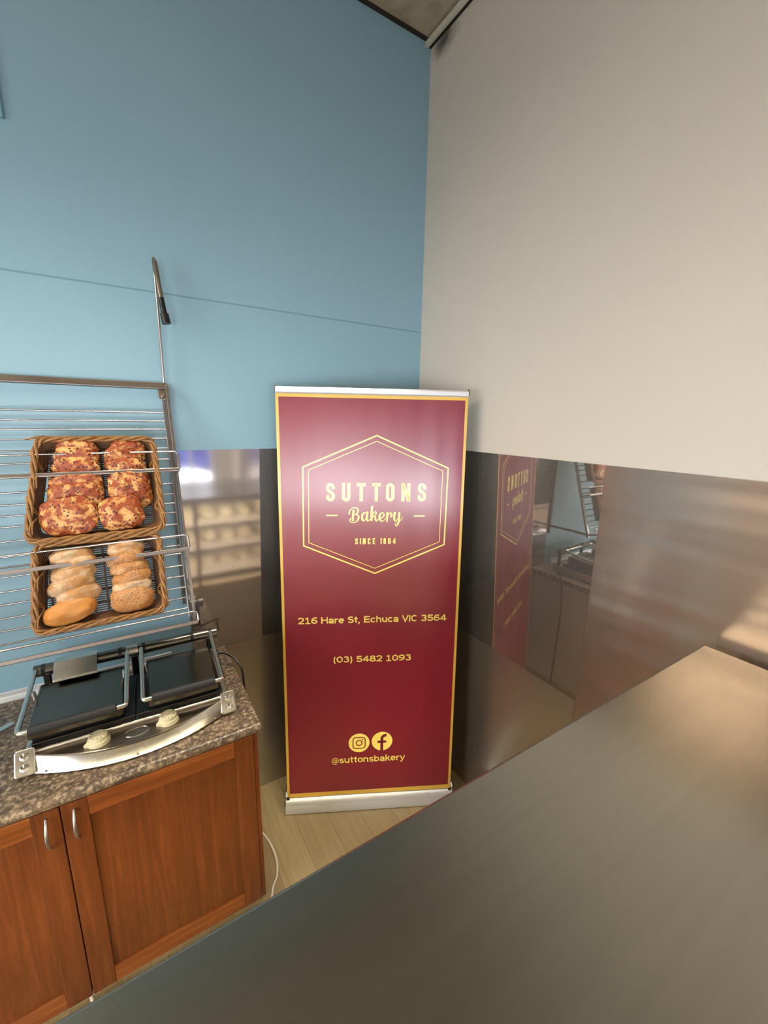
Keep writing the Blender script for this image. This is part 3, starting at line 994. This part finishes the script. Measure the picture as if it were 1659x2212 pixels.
# condensed capitals: centre-line strokes in a box 0.47 wide, 1 high
l, r, b, tp = .0875, .3825, .0875, .9125
cx = .235
CG = {
    'S': [(.47, [[(r, .66)] + arc(cx, .765, .1475, .1475, 0, 180, 14) + [(l, .70), (l + .03, .605), (r - .03, .415), (r, .32), (r, .235)] + arc(cx, .235, .1475, .1475, 0, -180, 14) + [(l, .335)]])],
    'U': [(.47, [[(l, 1), (l, .235)] + arc(cx, .235, .1475, .1475, 180, 360, 14) + [(r, 1)]])],
    'T': [(.47, [[(0, tp), (.47, tp)], [(cx, tp), (cx, 0)]])],
    'O': [(.47, [[(r, .235)] + [(r, .765)] + arc(cx, .765, .1475, .1475, 0, 180, 14) + [(l, .235)] + arc(cx, .235, .1475, .1475, 180, 360, 14)])],
    'N': [(.49, [[(l, 0), (l, 1)], [(l, .94), (.4025, .06)], [(.4025, 0), (.4025, 1)]])],
    'I': [(.19, [[(.095, 0), (.095, 1)]])],
    'C': [(.47, [[(r, .62), (r, .765)] + arc(cx, .765, .1475, .1475, 0, 180, 14) + [(l, .235)] + arc(cx, .235, .1475, .1475, 180, 360, 14) + [(r, .38)]])],
    'E': [(.42, [[(l, 0), (l, 1)], [(l, tp), (.42, tp)], [(l, .5), (.38, .5)], [(l, b), (.42, b)]])],
    '1': [(.24, [[(.15, 0), (.15, 1)], [(.15, .93), (.02, .84)]])],
    '8': [(.47, [arc(cx, .735, .135, .1775, 0, 360, 20), arc(cx, .285, .1475, .1975, 0, 360, 20)])],
    '6': [(.47, [[(r, .68), (r, .765)] + arc(cx, .765, .1475, .1475, 0, 180, 12) + [(l, .235)] + arc(cx, .235, .1475, .1475, 180, 360, 12) + [(r, .40)] + arc(cx, .40, .1475, .1475, 0, 170, 10)])],
    '4': [(.49, [[(.36, 0), (.36, 1), ], [(.36, .95), (.07, .30)], [(.03, .27), (.49, .27)]])],
}
def cond(txt, xs, y0, h, I, t=.175, sx=1.0):
    for ch, x in zip(txt, xs):
        if ch == ' ': continue
        for w_, strokes in CG[ch]:
            for st in strokes:
                I.ribbon([(x + p[0] * h * sx, y0 + p[1] * h) for p in st], t * h)


I = Ink()
h = .0845
cond('SUTTONS', [-.2135, -.1425, -.0735, -.0040, .0605, .1325, .2085], 1.5500, h, I)
I.done('name_lettering', 'lettergold')
I = Ink()
hs = .0287
adv = [0, .0222, .0358, .0592, .0826, 0, .1180, .1325, .1550, .1770]
cond('SINCE 1864', [-.081 + a for a in adv], 1.3467, hs, I, .18, .93)
I.done('since_lettering', 'lettergold')
I = Ink()
# script word
BAK = [[(-0.0887, 1.5105, 0.0103), (-0.0895, 1.4978, 0.0103), (-0.091, 1.4781, 0.0098), (-0.092, 1.4568, 0.0098)], [(-0.1084, 1.4909, 0.0064), (-0.1074, 1.4998, 0.006), (-0.1007, 1.5125, 0.0049), (-0.0891, 1.5193, 0.0045), (-0.0795, 1.5203, 0.0049), (-0.0708, 1.516, 0.0068), (-0.0679, 1.5066, 0.0087), (-0.0717, 1.4938, 0.0064), (-0.0814, 1.4875, 0.0034)], [(-0.0814, 1.4875, 0.0034), (-0.0717, 1.4863, 0.0053), (-0.0649, 1.478, 0.0083), (-0.0668, 1.4671, 0.0087), (-0.0755, 1.4553, 0.0056), (-0.0891, 1.4504, 0.0038), (-0.1007, 1.4534, 0.0041), (-0.1061, 1.4604, 0.0041), (-0.103, 1.4683, 0.0038), (-0.0939, 1.4712, 0.003)], [(-0.0272, 1.4937, 0.0034), (-0.034, 1.4967, 0.0047), (-0.0452, 1.4918, 0.0083), (-0.0496, 1.478, 0.0094), (-0.0474, 1.4645, 0.0087), (-0.0415, 1.4581, 0.0049), (-0.0338, 1.465, 0.003), (-0.0286, 1.4779, 0.003)], [(-0.0249, 1.4976, 0.0103), (-0.0267, 1.4779, 0.0102), (-0.027, 1.465, 0.0094), (-0.0227, 1.4581, 0.0064), (-0.0153, 1.462, 0.0034), (-0.0091, 1.4699, 0.0026)], [(-0.0032, 1.5281, 0.0103), (-0.0045, 1.4976, 0.0103), (-0.0059, 1.4576, 0.0102)], [(-0.0008, 1.4778, 0.0026), (0.0049, 1.4952, 0.0034), (0.0126, 1.5021, 0.0045), (0.016, 1.4956, 0.006), (0.0108, 1.4841, 0.0049), (0.0021, 1.4768, 0.0034)], [(0.0051, 1.4774, 0.0038), (0.0123, 1.4754, 0.0075), (0.013, 1.4659, 0.0079), (0.0176, 1.4579, 0.0056), (0.0238, 1.4619, 0.003), (0.0292, 1.4698, 0.0026)], [(0.0354, 1.4694, 0.003), (0.0471, 1.4747, 0.0047), (0.0528, 1.4866, 0.0071), (0.0478, 1.4955, 0.0041), (0.039, 1.4939, 0.006), (0.0323, 1.4827, 0.009), (0.0339, 1.4658, 0.0098), (0.0419, 1.4562, 0.0056), (0.0522, 1.4598, 0.0034), (0.0624, 1.4716, 0.0026)], [(0.0683, 1.4964, 0.0094), (0.0678, 1.4776, 0.009), (0.0666, 1.4553, 0.0075)], [(0.0697, 1.4736, 0.0026), (0.0758, 1.4919, 0.0038), (0.084, 1.495, 0.0064), (0.0877, 1.4875, 0.0079), (0.0863, 1.4771, 0.0071)], [(0.1027, 1.4954, 0.0103), (0.1004, 1.4775, 0.0098), (0.1033, 1.4606, 0.0075), (0.1103, 1.4571, 0.0034), (0.1189, 1.4695, 0.0026)], [(0.1243, 1.4943, 0.0103), (0.1229, 1.4675, 0.0094), (0.1204, 1.4455, 0.0075), (0.1127, 1.4331, 0.0038), (0.1071, 1.4375, 0.0034), (0.1101, 1.4465, 0.003), (0.1222, 1.4535, 0.0026), (0.1338, 1.4634, 0.003), (0.1415, 1.4764, 0.0019)]]
for i, st in enumerate(BAK):
    q = spline(st, 7)
    I.ribbon([(p.x, p.y) for p in q], [max(.0016, p.z) for p in q], False, i not in (0, 5))
I.done('script_lettering', 'lettergold')

# wide bold text face, cap height 1
def mir(L_, w): return [[(w - p[0], 1 - p[1]) for p in s] for s in L_]
SIX = [arc(.44, .33, .32, .235, 0, 360, 24), arc(.56, .46, .44, .45, 62, 196, 14)]
WG = {
    '0': (.88, [arc(.44, .5, .33, .41, 0, 360, 26)]),
    '1': (.84, [[(.43, 0), (.43, 1)], [(.43, .90), (.14, .74)], [(.10, .08), (.76, .08)]]),
    '2': (.86, [arc(.42, .665, .31, .245, 172, -28, 16) + [(.14, .085), (.80, .085)]]),
    '3': (.86, [arc(.41, .715, .27, .20, 155, -90, 14), arc(.41, .30, .32, .215, 90, -158, 14)]),
    '4': (.90, [[(.62, 0), (.62, 1)], [(.60, .94), (.10, .31)], [(.05, .29), (.88, .29)]]),
    '5': (.86, [[(.76, .915), (.20, .915), (.155, .52)], arc(.42, .34, .325, .255, 138, -158, 16)]),
    '6': (.88, SIX), '9': (.88, mir(SIX, .88)),
    '8': (.88, [arc(.44, .725, .255, .19, 0, 360, 22), arc(.44, .30, .325, .215, 0, 360, 22)]),
    'H': (.98, [[(.13, 0), (.13, 1)], [(.83, 0), (.83, 1)], [(.13, .52), (.83, .52)]]),
    'a': (.76, [arc(.35, .47, .245, .19, 165, 0, 12) + [(.595, 0)], arc(.335, .215, .235, .14, 0, 360, 18)]),
    'r': (.54, [[(.12, 0), (.12, .74)], arc(.40, .38, .28, .27, 180, 72, 8)]),
    'e': (.78, [arc(.38, .37, .29, .29, 0, 318, 20), [(.10, .375), (.67, .375)]]),
    'S': (.86, [arc(.42, .715, .28, .20, 22, 268, 14) + [(.42, .515)] + arc(.42, .30, .31, .215, 90, -158, 14)]),
    't': (.52, [[(.23, .95), (.23, .24)] + arc(.37, .22, .14, .13, 180, 280, 7), [(.02, .66), (.48, .66)]]),
    ',': (.34, [[(.16, .19), (.15, .0), (.07, -.20)]]),
    'E': (.88, [[(.13, 0), (.13, 1)], [(.13, .91), (.80, .91)], [(.13, .51), (.74, .51)], [(.13, .09), (.82, .09)]]),
    'c': (.74, [arc(.38, .37, .29, .29, 48, 312, 18)]),
    'h': (.78, [[(.12, 0), (.12, 1)], arc(.37, .40, .25, .26, 180, 0, 12) + [(.62, 0)]]),
    'n': (.78, [[(.12, 0), (.12, .74)], arc(.37, .40, .25, .26, 180, 0, 12) + [(.62, 0)]]),
    'u': (.78, [[(.12, .74), (.12, .34)] + arc(.37, .34, .25, .25, 180, 360, 12), [(.62, .74), (.62, 0)]]),
    'V': (.90, [[(.07, 1), (.45, .05), (.83, 1)]]),
    'I': (.30, [[(.14, 0), (.14, 1)]]),
    'C': (.92, [arc(.46, .5, .35, .41, 42, 318, 22)]),
    '@': (1.06, [arc(.52, .36, .43, .48, -62, 250 - 0, 26) if False else arc(.52, .36, .43, .48, 300, -20, 28), arc(.47, .37, .17, .20, 0, 360, 18), [(.67, .60), (.65, .25), (.74, .17), (.90, .25)]]),
    's': (.68, [arc(.33, .53, .215, .14, 22, 268, 12) + [(.33, .385)] + arc(.33, .225, .24, .15, 90, -158, 12)]),
    'o': (.78, [arc(.38, .37, .29, .29, 0, 360, 24)]),
    'b': (.80, [[(.12, 0), (.12, 1)], arc(.40, .37, .27, .29, 0, 360, 22)]),
    'k': (.74, [[(.12, 0), (.12, 1)], [(.62, .74), (.16, .33)], [(.30, .46), (.66, 0)]]),
    'y': (.74, [[(.07, .74), (.37, .05)], [(.66, .74), (.32, -.06), (.22, -.19), (.06, -.19)]]),
    '(': (.44, [arc(.46, .40, .30, .66, 122, 238, 12)]),
    ')': (.44, [arc(-.04, .40, .30, .66, 58, -58, 12)]),
    ' ': (.40, []),
}
def wide(txt, x0, x1, y0, h, I, t=.185):
    tot = sum(WG[c][0] for c in txt)
    sx = (x1 - x0) / (tot * h)
    x = x0
    for c in txt:
        w_, strokes = WG[c]
        tt = t * (.55 if c == '@' else .9 if c in 's' else 1)
        for st in strokes:
            I.ribbon([(x + p[0] * h * sx, y0 + p[1] * h) for p in st], tt * h)
        x += w_ * h * sx


I = Ink()
wide('216 Hare St, Echuca VIC 3564', -.3545, .3700, .9548, .0335, I)
I.done('address_lettering', 'lettergold')
I = Ink()
wide('(03) 5482 1093', -.1885, .2000, .7485, .0325, I)
I.done('phone_lettering', 'lettergold')
I = Ink()
wide('@suttonsbakery', -.2005, .1810, .1870, .0365, I, .165)
I.done('handle_lettering', 'lettergold')
# social icons: gold discs with the symbols left maroon
I = Ink()
I.poly(arc(-.0590, .2995, .0535, .0535, 0, 354, 59))
ig = I.done('round_icon', 'lettergold')
J = Ink(.0009)
q = .031
J.ribbon(rrect(-.0590 - q, .2995 - q, -.0590 + q, .2995 + q, .0135, 6), .0052, True)
J.ribbon(arc(-.0590, .2995, .0145, .0145, 0, 350, 35), .0052, True)
J.poly(arc(-.0590 + .0175, .2995 + .0175, .0036, .0036, 0, 340, 17))
J.done('camera_symbol', 'maroon', ig)
I = Ink()
I.poly(arc(.0588, .3032, .0535, .0535, 0, 354, 59))
fb = I.done('round_icon', 'lettergold')
J = Ink(.0009)
fx, fy = .0588, .3032
J.ribbon([(fx - .001, fy - .0540), (fx - .001, fy + .012)] + arc(fx + .0175, fy + .012, .0185, .0215, 180, 92, 8) + [(fx + .0225, fy + .0335)], .0150)
J.quad(fx - .0235, fy - .0095, fx + .0215, fy + .0035)
J.done('letter_symbol', 'maroon', fb)

# top rail with end caps
m = MB()
rings = []
for x in (-BW + .001, BW - .001):
    prof = [(.007, 2.024), (.0105, 2.030), (.0105, 2.046), (.006, 2.053), (-.006, 2.053), (-.009, 2.046), (-.009, 2.028), (-.005, 2.024)]
    rings.append([BP(x, v, o) for o, v in prof])
tr = m.loft(rings).build('top_rail', 'alu', bn, bevel=.001)
for sx in (-1, 1):
    m = MB()
    m.loft([[BP(sx * BW + k, v, o) for o, v in ((.008, 2.034), (.008, 2.050), (.004, 2.0585), (-.008, 2.0585), (-.010, 2.050), (-.010, 2.028))] for k in (-.003, .004)])
    m.build('rail_cap', 'cabgrey', tr, bevel=.001)
# cassette base
prof = [(-.031, .004), (-.032, .012), (-.0245, .034), (-.019, .044), (-.0215, .047), (-.0175, .062), (-.008, .073), (-.003, .0745), (-.003, .060), (.004, .060), (.004, .078), (.02, .086), (.06, .088), (.09, .080), (.105, .060), (.108, .004)]
MB().prism(prof, 'x', -BW - .006, BW + .006).build('cassette', 'alu', bn, smooth=True, angle=30)
for sx in (-1, 1):
    a_, b_ = sx * (BW + .006), sx * (BW + .013)
    cp = MB().prism([(-.034, .0), (-.035, .013), (-.024, .050), (-.012, .074), (.0, .084), (.02, .091), (.06, .093), (.095, .084), (.109, .062), (.112, .0)], 'x', min(a_, b_), max(a_, b_)).build('end_cap', 'chrome', bn, bevel=.0015)
    MB().box((sx * BW - sx * .004 - .008, -.010, .066), (sx * BW - sx * .004 + .008, .006, .078)).build('slot_plug', 'black', cp)

S.view_layers[0].update()
